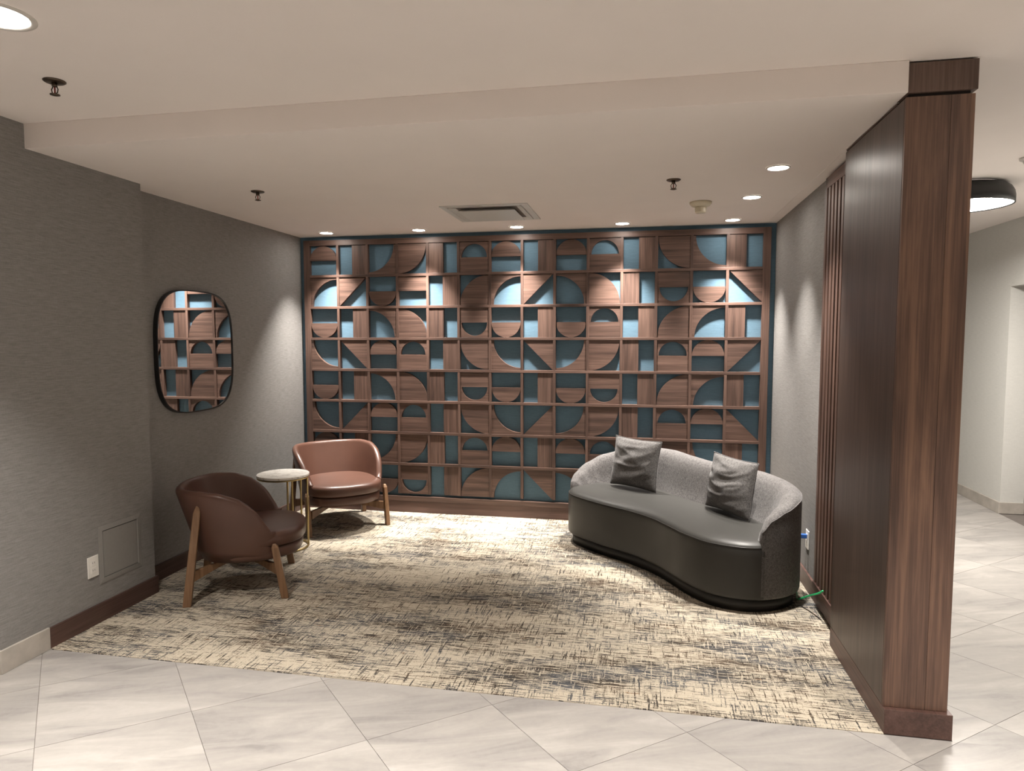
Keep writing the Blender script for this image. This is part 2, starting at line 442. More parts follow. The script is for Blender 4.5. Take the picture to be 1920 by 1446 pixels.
# ------------------------------------------------------------------ skirtings
bt = 0.013; bh = 0.106
def skirt(name, polys, m, h=bh, z0=0.0):
    bm = bmesh.new()
    for d in polys: box(bm, *d[:4], z0, h)
    return struct(link(name, bm, m, bev=0.002))
skirt('baseboard_left', [(XP, XP + bt, YCARP + 0.004, YC + bt), (XL + bt, XP, YC, YC + bt)], M_WBASEY)
skirt('baseboard_left_recess', [(XL, XL + bt, YC + bt, YF + 0.001)], M_WBASEY)
skirt('baseboard_right', [(XR - bt, XR, YW2, YF + 0.001)], M_WBASEY)
skirt('baseboard_left_front', [(XP, XP + bt, -3.178, YCARP + 0.002), (-3.2, XP, -3.178, -3.165)], M_STONEB, 0.11)
skirt('baseboard_hall', [(XH - bt, XH, 0.864, 3.2), (XH, XH + 0.19, 0.864, 0.876)], M_STONEB, 0.10)
skirt('baseboard_hall_left', [(XW2 - 0.01, XW2 + 0.003, YW2 + 0.01, 3.2)], M_STONEB, 0.10)
# door in the hall recess
door = struct(bx('door_1', M_PANEL, (XH + 0.20, XH + 0.24, -0.26, 0.835, 0.005, 1.95), bev=0.002))
bx('door_frame', M_PANEL, (XH + 0.185, XH + 0.26, 0.836, 0.875, 0.0, 1.983), door)
bx('door_frame', M_PANEL, (XH + 0.185, XH + 0.26, -0.299, -0.261, 0.0, 1.983), door)
bx('door_frame', M_PANEL, (XH + 0.185, XH + 0.26, -0.26, 0.835, 1.951, 1.983), door)
bm = bmesh.new(); tube(bm, [(XH + 0.20, -0.19, 1.0), (XH + 0.15, -0.19, 1.0), (XH + 0.15, -0.07, 1.0)], 0.009); link('door_handle', bm, M_TRIM, door, True)

# ------------------------------------------------------------------ geometric lattice on the back wall
lat = empty('wall_lattice', (X0 + 7 * PX, YF, 0), 'large walnut lattice screen of geometric cut-out shapes covering the blue back wall', 'wall panel')
LO = Vector(lat.location)
MW = 0.0225
fd = YB - YF
def latpart(name, m, x0, x1, z0, z1, y0=YF, y1=YB - 0.0008, bev=0.0012):
    return bx(name, m, (x0 - LO.x, x1 - LO.x, y0 - LO.y, y1 - LO.y, z0, z1), lat, bev)
XA, XB = X0, X0 + 14 * PX
ZA, ZB = Z0, Z0 + 8 * PZ
latpart('side_rail', M_WV, XA - 0.046, XA + MW / 2, ZA - MW / 2, ZB + 0.040)
latpart('side_rail', M_WV, XB - MW / 2, XB + 0.046, ZA - MW / 2, ZB + 0.040)
latpart('top_rail', M_WH, XA + MW / 2, XB - MW / 2, ZB - MW / 2 + 0.004, ZB + 0.040)
latpart('bottom_rail', M_WH, XA - 0.046, XB + 0.046, 0.1062, ZA - MW / 2)
latpart('skirting_board', M_WBASE, XA - 0.070, XB + 0.070, 0.0032, 0.1058, YF + 0.004)
for r in range(1, 8):
    latpart('horizontal_bar', M_WH, XA + MW / 2, XB - MW / 2, ZA + r * PZ - MW / 2, ZA + r * PZ + MW / 2, YF + 0.0006)
for c in range(1, 14):
    for r in range(8):
        latpart('upright_bar', M_WV, XA + c * PX - MW / 2, XA + c * PX + MW / 2, ZA + r * PZ + MW / 2, ZA + (r + 1) * PZ - MW / 2 + (0.004 if r == 7 else 0), YF + 0.0012)
# cut-out tiles: (outline pieces in unit cell, grain)
def arc(cx, cy, r, a0, a1, n=20):
    return [(cx + r * math.cos(math.radians(a0 + (a1 - a0) * i / n)), cy + r * math.sin(math.radians(a0 + (a1 - a0) * i / n))) for i in range(n + 1)]
def flipx(P): return [[(1 - x, y) for x, y in reversed(p)] for p in P]
def flipy(P): return [[(x, 1 - y) for x, y in reversed(p)] for p in P]
SH = {}
SH['HDu'] = [arc(.5, .5, .5, 0, 180, 28)]
SH['HDd'] = flipy(SH['HDu'])
ro = 0.445
HOl = [[(0, 0), (.5, 0), (.5, .5), (.5 - ro, .5)] + arc(.5, .5, ro, 180, 90, 16)[1:] + [(.5, 1), (0, 1)]]
SH['HOu'] = HOl + flipx(HOl)
SH['HOd'] = flipy(SH['HOu'])
SH['HT'] = [[(0, .5), (1, .5), (1, 1), (0, 1)]]
SH['VL'] = [[(0, 0), (.51, 0), (.51, 1), (0, 1)]]
SH['VR'] = flipx(SH['VL'])
SH['QSbl'] = [[(0, 0)] + arc(0, 0, .995, 0, 90)]
SH['QSbr'] = flipx(SH['QSbl']); SH['QStl'] = flipy(SH['QSbl']); SH['QStr'] = flipy(SH['QSbr'])
rq = 0.93
SH['QObl'] = [[(rq, 0), (1, 0), (1, 1), (0, 1)] + list(reversed(arc(0, 0, rq, 0, 90)))[:-1]]
SH['QObr'] = flipx(SH['QObl']); SH['QOtl'] = flipy(SH['QObl']); SH['QOtr'] = flipy(SH['QObr'])
SH['TRItl'] = [[(0, 0), (1, 1), (0, 1)]]
SH['TRItr'] = flipx(SH['TRItl']); SH['TRIbl'] = flipy(SH['TRItl']); SH['TRIbr'] = flipy(SH['TRItr'])
ROWS = [
 'HDu VR QOtl QStl VL HOu HDu VR HDu HOu VR QStr QOtr VL',
 'QObr TRItl HDd HT VR QSbr QObr TRItl QObl QSbl VL HOd HDd TRItr',
 'HDd VR QObl QSbl VL HOd HDd VR HDd HOu VR QSbr QObr VL',
 'QOtr TRItr HDu HOu VR QStr QOtr TRItr QOtl QStl VL HOu HDu TRItl',
 'HDd VR QObl QSbl VL HOd HDd VR HDd HOd VR QSbr QObr VL',
 'QOtr TRIbr HDu HOu VR QStr QOtr TRIbr QOtl QStl VL HOu HDu TRIbl',
 'HDu VR QOtl QStl VL HOu HDu VR HDu HOu VR QStr QOtr VL',
 'QObr TRItr HDd HOd VR QSbr QObr TRItr QObl QSbl VL HOd HDd TRItl']
meshes = {}
cw, ch = PX - MW - 0.0006, PZ - MW - 0.0006
NAMES = {'HD': 'half_round_tile', 'HO': 'arched_tile', 'HT': 'half_tile', 'VL': 'half_tile', 'VR': 'half_tile', 'QS': 'quarter_round_tile', 'QO': 'concave_tile', 'TR': 'triangular_tile'}
for ri, row in enumerate(ROWS):
    for ci, k in enumerate(row.split()):
        nm = NAMES[k[:2]]
        m = M_WV if k in ('VL', 'VR') else M_WH
        loc = (XA + ci * PX + MW / 2 + 0.0003 - LO.x, 0, ZB - (ri + 1) * PZ + MW / 2 + 0.0003)
        if k not in meshes:
            bm = bmesh.new()
            yf, yb = 0.0075, fd - 0.001
            for P in SH[k]:
                fr = [bm.verts.new((x * cw, yf, z * ch)) for x, z in P]
                bm.faces.new(fr)
            bmesh.ops.remove_doubles(bm, verts=bm.verts[:], dist=1e-5)
            ex = bmesh.ops.extrude_face_region(bm, geom=bm.faces[:])
            for v in [e for e in ex['geom'] if isinstance(e, bmesh.types.BMVert)]: v.co.y = yb
            bmesh.ops.recalc_face_normals(bm, faces=bm.faces[:])
            bmesh.ops.triangulate(bm, faces=[f for f in bm.faces if len(f.verts) > 4])
            o = link(nm, bm, m, lat); meshes[k] = o.data
        else:
            o = bpy.data.objects.new(nm, meshes[k]); COL.objects.link(o); o.parent = lat
        o.location = loc

# ------------------------------------------------------------------ walnut partition end (column), slatted screen
part = empty('wood_partition', (XW, YW, 0), 'tall dark walnut panel partition closing the right side of the alcove', 'partition')
def pp(name, m, d, parent=part, bev=0.0015):
    L = Vector(part.location)
    return bx(name, m, (d[0] - L.x, d[1] - L.x, d[2] - L.y, d[3] - L.y, d[4], d[5]), parent, bev)
ZT = H - 0.012
pp('side_panel', M_PANEL, (XW, XW + 0.02, YW + 0.0143, YW2, 0.1005, ZT), bev=0.003)
xb = XW + 0.020 + 0.62 * (XW2 - XW - 0.02)
pp('end_board', M_END, (XW + 0.0002, xb - 0.0003, YW, YW + 0.014, 0.1005, ZT), bev=0.0012)
pp('end_board', M_END, (xb + 0.0003, XW2, YW, YW + 0.014, 0.1005, ZT), bev=0.0012)
pp('rear_panel', M_PANEL, (XW2 - 0.018, XW2, YW + 0.0143, YW2, 0.1005, ZT))
pp('return_panel', M_PANEL, (XW + 0.0205, XW2 - 0.0185, YW2 - 0.018, YW2, 0.1005, ZT))
pp('plinth', M_WBASEY, (XW + 0.0005, XW2 + 0.012, YW - 0.022, YW2, 0.0, 0.100))
pp('shadow_gap', M_DARKGAP, (XW + 0.012, XW2 - 0.012, YW + 0.012, YW2 - 0.012, ZT - 0.02, H + 0.004))
pp('head_block', M_CAP, (XW + 0.001, XW2 + 0.006, YW - 0.004, YW + 0.10, H + 0.001, H2 - 0.006))
pp('head_rail', M_CAP, (XW + 0.004, XW + 0.03, YW + 0.105, YW2, H - 0.006, H + 0.001), bev=0)
scr = empty('slatted_screen', (3.648, -1.88, 0), 'narrow walnut screen of upright slats between sofa wall and tall panel', 'slat screen')
def sp(name, m, d, bev=0.001):
    L = Vector(scr.location)
    return bx(name, m, (d[0] - L.x, d[1] - L.x, d[2] - L.y, d[3] - L.y, d[4], d[5]), scr, bev)
SX = 3.628; ys0, ys1 = -1.625, YW2 + 0.003
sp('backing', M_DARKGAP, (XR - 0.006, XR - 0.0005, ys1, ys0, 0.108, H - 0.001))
sp('side_stile', M_WV, (SX, XR - 0.006, ys0 - 0.034, ys0, 0.150, H - 0.020))
sp('top_rail', M_WBASEY, (SX, XR - 0.006, ys1, ys0 - 0.0345, H - 0.080, H - 0.020))
sp('bottom_rail', M_WBASEY, (SX - 0.006, XR - 0.006, ys1, ys0, 0.108, 0.1495))
yy = ys0 - 0.060
while yy - 0.036 > ys1:
    sp('slat', M_WV, (SX + 0.001, XR - 0.0065, yy - 0.036, yy, 0.150, H - 0.0805)); yy -= 0.064

# ------------------------------------------------------------------ ceiling lamps and fittings
def disc_lamp(parent, r, power, col, z, spread):
    L = bpy.data.lights.new('lamp', 'AREA'); L.shape = 'DISK'; L.size = 2 * r; L.energy = power; L.color = col
    L.spread = math.radians(spread)
    o = bpy.data.objects.new('lamp', L); COL.objects.link(o); o.parent = parent; o.location = (0, 0, z); o.visible_camera = True
    return o
def downlight(x, y, z, r, power, label, group=None, col=LAMP_COL, spread=102):
    t = empty('recessed_downlight', (x, y, z), label, 'ceiling light', group)
    bm = bmesh.new()
    bridge(bm, [circ(r * 1.22, -0.0002), circ(r * 1.22, -0.003), circ(r * 1.04, -0.006), circ(r * 1.0, -0.003)], True)
    link('trim_ring', bm, M_TRIM, t, True)
    lobby = r > 0.06
    bm = bmesh.new(); lathe(bm, [(r * 1.0, -0.0005), (r * 1.0, -0.0030)], 20); link('diffuser', bm, M_LEDLOBBY if lobby else M_LED, t)
    if lobby: disc_lamp(t, r * 0.9, power, col, -0.0065, spread)
    else:
        L = bpy.data.lights.new('lamp', 'SPOT'); L.energy = power; L.color = col; L.shadow_soft_size = 0.035
        L.spot_size = math.radians(73); L.spot_blend = 1.0
        o = bpy.data.objects.new('lamp', L); COL.objects.link(o); o.parent = t; o.location = (0, 0, -0.0065)
    return t
ROW = [(-0.01, 'leftmost of the five downlights along the back wall, beside the left wall'),
       (0.813, 'downlight above the wall lattice, second from the left wall'),
       (1.639, 'downlight right behind the ceiling air diffuser, middle of the back row'),
       (2.479, 'downlight above the lattice, between the air diffuser and the right corner'),
       (3.305, 'corner downlight by the back right corner, smallest of the right-hand three')]
for x, lb in ROW:
    downlight(x, -0.262, H, 0.051, P_BACK, lb, 'downlights washing the back wall')
downlight(3.317, -1.10, H, 0.051, P_SIDE, 'middle of the three downlights along the right wall', 'downlights along the right wall')
downlight(3.336, -1.852, H, 0.051, P_SIDE, 'downlight nearest the dark walnut panel, largest of the alcove row', 'downlights along the right wall')
downlight(0.645, -3.83, H2, 0.088, P_LOBBY, 'large round downlight in the lobby ceiling, cut by the top left corner of the photo', None, spread=86)
for x, y, lb in [(2.45, -3.95, 'lobby downlight above the middle of the tile floor, out of view overhead'),
                 (4.35, -3.95, 'lobby downlight right of the walnut partition end, over the tiles'),
                 (0.6, -5.9, 'lobby downlight left of the camera, out of view'),
                 (2.6, -6.3, 'lobby downlight straight behind the camera, out of view'),
                 (4.5, -5.9, 'lobby downlight right of the camera, out of view'),
                 (-1.3, -4.9, 'lobby downlight beyond the front left wall corner, out of view')]:
    downlight(x, y, H2, 0.088, P_LOBBY, lb, 'lobby downlights out of view', spread=86)

# black drum lamp in the hall
hx, hy = 4.735, -0.575
t = empty('flush_drum_lamp', (hx, hy, H2), 'black drum lamp with a glowing disc on the hall ceiling', 'ceiling light')
bm = bmesh.new()
RD = 0.30
lathe(bm, [(RD - 0.075, -0.0003), (RD - 0.05, -0.008), (RD - 0.022, -0.026), (RD - 0.006, -0.055), (RD, -0.085), (RD, -0.130), (RD - 0.006, -0.132), (RD - 0.008, -0.120)], 64, cap=False)
link('shade', bm, M_BLACK, t, True)
bm = bmesh.new(); lathe(bm, [(RD - 0.009, -0.119), (RD - 0.009, -0.126)], 64); link('diffuser', bm, M_LEDHALL, t)
disc_lamp(t, RD - 0.03, P_HALL, HALL_COL, -0.1275, 170)
def sprinkler(x, y, z, label, style):
    t = empty('fire_sprinkler', (x, y, z), label, 'sprinkler', 'fire sprinklers on the ceilings')
    bm = bmesh.new(); lathe(bm, [(0.040, -0.0003), (0.040, -0.003), (0.034, -0.007), (0.012, -0.008)], 28); link('escutcheon', bm, M_BRONZE, t, True)
    bm = bmesh.new()
    lathe(bm, [(0.010, -0.007), (0.010, -0.022), (0.006, -0.024)], 14)
    link('body', bm, M_BRONZE, t, True)
    for s in (-1, 1):
        bm = bmesh.new(); tube(bm, [(s * 0.008, 0, -0.022), (s * 0.015, 0, -0.033), (s * 0.012, 0, -0.045), (0, 0, -0.052)], 0.0022, 6)
        link('frame_arm', bm, M_BRONZE, t, True)
    bm = bmesh.new(); lathe(bm, [(0.003, -0.023), (0.003, -0.05)], 8); link('bulb', bm, plain_glass, t, True)
    bm = bmesh.new(); lathe(bm, [(0.018, -0.052), (0.018, -0.0545), (0.004, -0.058)], 20); link('deflector', bm, M_BRONZE, t, True)
plain_glass = plain('red_bulb', (0.3, 0.05, 0.04), 0.2)
sprinkler(0.362, -3.335, H2, 'dark bronze sprinkler on the high ceiling below the big cut-off downlight', 0)
sprinkler(0.324, -1.85, H, 'dark bronze sprinkler on the alcove ceiling above the mirror side', 0)
sprinkler(2.807, -1.676, H, 'dark bronze sprinkler on the alcove ceiling left of the cream detector', 0)
t = empty('smoke_detector', (3.012, -0.99, H), 'cream smoke detector with drum head hanging from the alcove ceiling', 'detector')
bm = bmesh.new(); lathe(bm, [(0.072, -0.0003), (0.072, -0.010), (0.058, -0.026), (0.036, -0.032)], 36); link('base', bm, M_CREAM, t, True)
bm = bmesh.new(); lathe(bm, [(0.034, -0.030), (0.034, -0.036), (0.037, -0.038), (0.036, -0.066), (0.030, -0.071)], 36); link('head', bm, M_CREAM, t, True, 0.001)
t = empty('smoke_detector', (4.79, -1.33, H2), 'white round detector on the hall ceiling at the right edge of the photo', 'detector')
bm = bmesh.new(); lathe(bm, [(0.070, -0.0003), (0.070, -0.010), (0.060, -0.016)], 36); link('base', bm, M_TRIM, t, True)
bm = bmesh.new(); lathe(bm, [(0.055, -0.0155), (0.050, -0.030), (0.030, -0.036)], 36); link('head', bm, M_TRIM, t, True)

# air diffuser
t = empty('air_diffuser', (1.578, -0.889, H), 'square metal air diffuser with stepped cone in the alcove ceiling', 'air vent')
def sq(h, z): return [(-h, -h, z), (h, -h, z), (h, h, z), (-h, h, z)]
bm = bmesh.new(); bridge(bm, [sq(0.304, -0.0003), sq(0.304, -0.006), sq(0.262, -0.008), sq(0.258, -0.0005)], True); link('frame', bm, M_LOUVRE, t)
for h1, z1, h0, z0 in ((0.257, -0.010, 0.215, -0.0008),):
    bm = bmesh.new(); bridge(bm, [sq(h1, z1), sq(h1 - 0.002, z1), sq(h0, z0)], True); link('cone', bm, M_LOUVRE, t)
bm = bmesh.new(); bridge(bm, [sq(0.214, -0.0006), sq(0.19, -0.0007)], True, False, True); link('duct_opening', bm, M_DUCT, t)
bm = bmesh.new(); bridge(bm, [sq(0.172, -0.003), sq(0.200, -0.020), sq(0.200, -0.023)], True, True, True); link('centre_plate', bm, M_LOUVRE, t)

# ------------------------------------------------------------------ wall fittings left
t = empty('access_panel', (XP, -2.4275, 0.207), 'square grey access panel set low in the front left wall', 'access panel')
bm = bmesh.new()
def sqx(h, v, x, zc=0.157): return [(x, -h, zc - v), (x, h, zc - v), (x, h, zc + v), (x, -h, zc + v)]
bridge(bm, [sqx(0.157, 0.157, 0.0003), sqx(0.157, 0.157, 0.0035), sqx(0.130, 0.131, 0.0065), sqx(0.128, 0.130, 0.0004)], True); link('frame', bm, M_PAINTG, t)
bm = bmesh.new(); box(bm, 0.0003, 0.0009, -0.1275, 0.1275, 0.0275, 0.2865); link('gap_shade', bm, M_DARKGAP, t)  # dark sheet added as the shade seen in the joint around the door
bm = bmesh.new(); box(bm, 0.0010, 0.0040, -0.1245, 0.1245, 0.0305, 0.2835); link('door', bm, M_PAINTG, t, bev=0.0008)
bm = bmesh.new(); lathe(bm, [(0.006, 0), (0.006, 0.003)], 14); o = link('lock', bm, M_PAINTG, t); o.rotation_euler = (0, math.pi / 2, 0); o.location = (0.0031, 0.0, 0.265)
def outlet(name, x, y, z, face, label, group=None):
    t = empty(name, (x, y, z), label, 'power outlet', group)
    s = face
    bm = bmesh.new(); box(bm, min(s * 0.0003, s * 0.006), max(s * 0.0003, s * 0.006), -0.036, 0.036, -0.057, 0.057); link('cover_plate', bm, M_WHITE, t, bev=0.002)
    for dz in (-0.02, 0.02):
        bm = bmesh.new(); box(bm, min(s * 0.0055, s * 0.0078), max(s * 0.0055, s * 0.0078), -0.017, 0.017, dz - 0.015, dz + 0.015); f = link('socket', bm, M_WHITE, t, bev=0.003)
        for dy in (-0.006, 0.006):
            bm = bmesh.new(); box(bm, min(s * 0.0075, s * 0.0081), max(s * 0.0075, s * 0.0081), dy - 0.0012, dy + 0.0012, dz - 0.003, dz + 0.006); link('slot', bm, M_BLACK, f)
    return t
outlet('wall_outlet', XP, -2.627, 0.320, 1, 'white wall outlet beside the grey access panel, low on the left wall')
outlet('wall_outlet', XR, -1.33, 0.305, -1, 'white wall outlet behind the right end of the sofa, blue plug in it')
t = empty('blue_plug', (XR - 0.0085, -1.33, 0.325), 'bright blue plug pushed into the outlet behind the sofa', 'plug')
bm = bmesh.new(); box(bm, -0.040, 0.0, -0.013, 0.013, -0.013, 0.013); link('body', bm, M_BLUEPLUG, t, bev=0.004)
bm = bmesh.new(); tube(bm, catmull([(-0.039, 0, 0), (-0.060, 0.015, -0.004), (-0.066, 0.06, -0.08), (-0.05, 0.12, -0.22), (-0.045, 0.2, -0.312), (-0.05, 0.3, -0.3135)], 6, False), 0.0035, 8); link('cord', bm, M_BLUEPLUG, t, True)
bm = bmesh.new()
tube(bm, catmull([(3.580, -1.38, 0.010), (3.575, -1.47, 0.010), (3.556, -1.56, 0.014), (3.555, -1.64, 0.042), (3.585, -1.735, 0.100), (3.606, -1.83, 0.150), (3.614, -1.885, 0.185)], 6, False), 0.0052, 8)
tag(link('green_cable', bm, M_GREEN, None, True), 'green cable running from under the sofa to the slatted screen', 'cable')

# ------------------------------------------------------------------ mirror
def supere(a, b, n, N=72):
    P = []
    for i in range(N):
        th = 2 * math.pi * i / N; c, s = math.cos(th), math.sin(th)
        P.append((a * math.copysign(abs(c) ** (2 / n), c), b * math.copysign(abs(s) ** (2 / n), s)))
    return P
t = empty('wall_mirror', (XL, -1.545, 1.452), 'soft square mirror in a thin black frame on the left wall', 'mirror')
ra, rb = 0.398, 0.412
bm = bmesh.new()
def loopx(sc, x): return [(x, y, z) for y, z in supere(ra - sc, rb - sc, 3.5)]
R = [loopx(0, 0.001), loopx(0, 0.030), loopx(0.007, 0.030), loopx(0.007, 0.022)]
bridge(bm, R, True); link('frame', bm, M_BLACK, t)
bm = bmesh.new(); bridge(bm, [loopx(0.0075, 0.002), loopx(0.0075, 0.0235)], True, True, True); link('glass', bm, M_MIRROR, t)

# ------------------------------------------------------------------ lounge chairs (local: +x forward)
RIM = [(-0.42, 0.655), (-0.22, 0.662), (-0.10, 0.652), (0.0, 0.622), (0.08, 0.572), (0.15, 0.505), (0.19, 0.455), (0.235, 0.400)]
def plan(t, f):
    """plan point of the shell's outside at angle t (0 = back), f = 0 bottom .. 1 rim"""
    A = 0.29 + 0.13 * f; B = 0.300 + 0.060 * f; e = 0.84
    c, s = math.cos(t), math.sin(t)
    return Vector((0.05 - A * math.copysign(abs(c) ** e, c) * (1 if c > 0 else 0.98 / max(f, 0.001) ** 0 ), B * math.copysign(abs(s) ** e, s), 0))
def make_chair(label, group):
    root = empty('lounge_chair', (0, 0, 0), label, 'armchair', group)
    TM = math.radians(117); NT = 56; ZB0 = 0.225
    rings = []
    for i in range(NT + 1):
        t = -TM + 2 * TM * i / NT
        end = min(1, (1 - abs(t) / TM) / 0.05)      # rounds the two arm ends
        th = 0.048 * (0.55 + 0.45 * math.sqrt(max(0, 1 - (1 - end) ** 2)))
        zr = lerp_tab(plan(t, 1).x, RIM)
        dt = 0.01
        tg = (plan(t + dt, 1) - plan(t - dt, 1)).normalized()
        nin = Vector((-tg.y, tg.x, 0))
        if nin.dot(Vector((0.05, 0, 0)) - plan(t, 1)) < 0: nin = -nin
        P = []
        HT = 0.655 - ZB0
        for k in range(7):                            # outside, going up
            z = ZB0 + (zr - th / 2 - ZB0) * k / 6
            f = (z - ZB0) / HT
            p = plan(t, f); p.z = z
            if k == 0: p += nin * 0.012
            P.append(p)
        base = plan(t, (zr - th / 2 - ZB0) / HT)
        for k in range(1, 7):                         # rolled rim
            a = math.pi * k / 6
            p = base + nin * (th / 2 * (1 - math.cos(a))); p.z = zr - th / 2 + th / 2 * math.sin(a)
            P.append(p)
        for k in range(1, 5):                         # inside, going down
            z = (zr - th / 2) + (0.30 - (zr - th / 2)) * k / 4
            f = (z - ZB0) / HT
            p = plan(t, f) + nin * (th + 0.012 * k / 4); p.z = z
            P.append(p)
        rings.append(P)
    bm = bmesh.new(); bridge(bm, rings, True, True, True)
    link('shell', bm, M_LEATHER, root, True)
    # piping along the outside edge
    # seat base and cushion: rounded D plan
    def dplan(front, back, half, n=72, sx=1.0, sy=1.0):
        out = []
        for i in range(n):
            a = 2 * math.pi * i / n; c, s = math.cos(a), math.sin(a)
            e = 2 / 2.7 if c > 0 else 2 / 2.3
            xx = (front if c > 0 else back) * math.copysign(abs(c) ** e, c)
            out.append((0.04 + xx * sx, half * math.copysign(abs(s) ** e, s) * sy))
        return out
    def slab(name, front, back, half, levels):
        bm = bmesh.new(); R = []
        for ins, z in levels:
            R.append([(x, y, z) for x, y in dplan(front - ins, back - ins, half - ins)])
        bridge(bm, R, True, True, False)
        # domed top
        top = R[-1]; zc = levels[-1][1]
        prev = [v for v in bm.verts][-len(top):]
        for sc, dz in ((0.8, 0.004), (0.5, 0.009), (0.2, 0.012)):
            cur = [bm.verts.new((0.04 + (x - 0.04) * sc, y * sc, zc + dz)) for x, y, _ in top]
            for i in range(len(cur)):
                j = (i + 1) % len(cur); bm.faces.new((prev[i], prev[j], cur[j], cur[i]))
            prev = cur
        bm.faces.new(prev)
        return link(name, bm, M_LEATHER, root, True)
    slab('seat_base', 0.322, 0.225, 0.300, [(0.055, 0.222), (0.025, 0.225), (0.008, 0.233), (0.0, 0.248), (0.0, 0.288), (0.010, 0.300), (0.02, 0.3035)])
    slab('seat_cushion', 0.340, 0.315, 0.312, [(0.022, 0.3045), (0.008, 0.308), (0.0, 0.320), (0.0, 0.365), (0.006, 0.379), (0.020, 0.389), (0.045, 0.394)])
    # legs
    def leg(bot, top, wb, wt):
        bm = bmesh.new()
        def rect(c, w):
            return [(c[0] - w[0] / 2, c[1] - w[1] / 2, c[2]), (c[0] + w[0] / 2, c[1] - w[1] / 2, c[2]), (c[0] + w[0] / 2, c[1] + w[1] / 2, c[2]), (c[0] - w[0] / 2, c[1] + w[1] / 2, c[2])]
        bot, top = Vector(bot), Vector(top)
        ax = top - bot
        R = [rect(bot, wb), rect(bot + ax * 0.5, (wb[0] * 0.95, wb[1])), rect(bot + ax * 0.93, wt), rect(top, (wt[0] * 0.45, wt[1] * 0.6))]
        bridge(bm, R, True, True, True)
        return link('leg', bm, M_LEG, root, bev=0.005)
    for s in (-1, 1):
        leg((0.268, s * 0.322, 0.003), (0.213, s * 0.322, 0.335), (0.044, 0.034), (0.040, 0.030))
        leg((-0.268, s * 0.318, 0.003), (-0.200, s * 0.286, 0.580), (0.046, 0.036), (0.040, 0.030))
    # crossed stretchers under the seat
    for s in (-1, 1):
        bm = bmesh.new()
        a, b = Vector((-0.245, s * 0.300, 0)), Vector((0.240, -s * 0.300, 0))
        d = (b - a).normalized(); nn = Vector((-d.y, d.x, 0)) * 0.012
        off = 0.0 if s < 0 else -0.0015
        R = []
        for k in range(9):
            q = k / 8; c = a.lerp(b, q); arch = 0.045 * math.sin(math.pi * q)
            lo, hi = 0.135 + arch + off, 0.200 + off
            R.append([c - nn + Vector((0, 0, lo)), c + nn + Vector((0, 0, lo)), c + nn + Vector((0, 0, hi)), c - nn + Vector((0, 0, hi))])
        bridge(bm, R, True, True, True); link('stretcher', bm, M_LEG, root, bev=0.003)
    return root
def copy_tree(o, parent=None):
    c = o.copy(); COL.objects.link(c)
    if parent: c.parent = parent
    for ch in list(o.children): copy_tree(ch, c)
    return c
chB = make_chair('brown leather tub armchair facing the camera by the wall lattice', 'leather lounge chairs')
chA = copy_tree(chB)
chA['label'] = 'brown leather tub armchair seen from behind, in front of the marble table'
chB.location = (0.180, -0.524, 0); chB.rotation_euler.z = math.atan2(-0.718, 0.695)
chA.location = (0.20, -1.92, 0); chA.rotation_euler.z = math.atan2(0.436, 0.90)

# ------------------------------------------------------------------ side table
t = empty('side_table', (0.07, -1.195, 0), 'round side table with white marble top on slim brass uprights', 'table')
bm = bmesh.new(); lathe(bm, [(0.178, 0.532), (0.185, 0.536), (0.185, 0.549), (0.183, 0.552)], 64); link('tabletop', bm, M_MARBLE, t, False, 0.001)
bm = bmesh.new(); lathe(bm, [(0.170, 0.522), (0.182, 0.5225), (0.183, 0.5315), (0.170, 0.5318)], 64); link('top_rim', bm, M_BRASS, t)
RR = 0.168
ring = [(RR * math.cos(2 * math.pi * i / 64), RR * math.sin(2 * math.pi * i / 64), 0.0105) for i in range(64)]
bm = bmesh.new(); tube(bm, ring, 0.0075, 8, True); link('base_ring', bm, M_BRASS, t, True)
vr = math.atan2(0.5, 0.867)
for da in (-4, 42, 68, 80):
    a = vr + math.radians(da)
    bm = bmesh.new(); tube(bm, [(RR * math.cos(a), RR * math.sin(a), 0.012), (RR * math.cos(a), RR * math.sin(a), 0.523)], 0.0075, 10); link('leg', bm, M_BRASS, t, True)

# ------------------------------------------------------------------ curved sofa
OUT = [(2.11, -.58), (2.14, -.45), (2.22, -.34), (2.35, -.28), (2.55, -.28), (2.75, -.34), (2.92, -.47), (3.05, -.66), (3.17, -.82), (3.32, -.97), (3.45, -1.12),
       (3.54, -1.32), (3.575, -1.48), (3.545, -1.64), (3.445, -1.755), (3.31, -1.82), (3.17, -1.822), (3.02, -1.755), (2.90, -1.61), (2.82, -1.47), (2.72, -1.30), (2.58, -1.145), (2.37, -.975), (2.19, -.80), (2.12, -.69)]
NS = 8
outl = catmull(OUT, NS, True); NO = len(outl)
def normals_in(P, closed=True):
    res = []; N = len(P)
    for i in range(N):
        a = Vector(P[(i - 1) % N]) if (closed or i > 0) else Vector(P[i]); b = Vector(P[(i + 1) % N]) if (closed or i < N - 1) else Vector(P[i])
        d = (b - a).normalized(); res.append(Vector((d.y, -d.x)))     # outline runs clockwise
    return res
nin = normals_in(outl)
sofa = empty('curved_sofa', (2.83, -1.05, 0), 'kidney-shaped sofa with grey tweed back and charcoal leather seat', 'sofa')
SL = Vector(sofa.location)
def sofa_ring(ins, z, f=None):
    return [(outl[i][0] + nin[i].x * (ins + (f(i) if f else 0)) - SL.x, outl[i][1] + nin[i].y * (ins + (f(i) if f else 0)) - SL.y, z) for i in range(NO)]
i_end = 15 * NS                                    # outline index of the right arm front
def fab(i): return 0.014 if (i < i_end - 1 and i > 2) else 0.0
bm = bmesh.new()
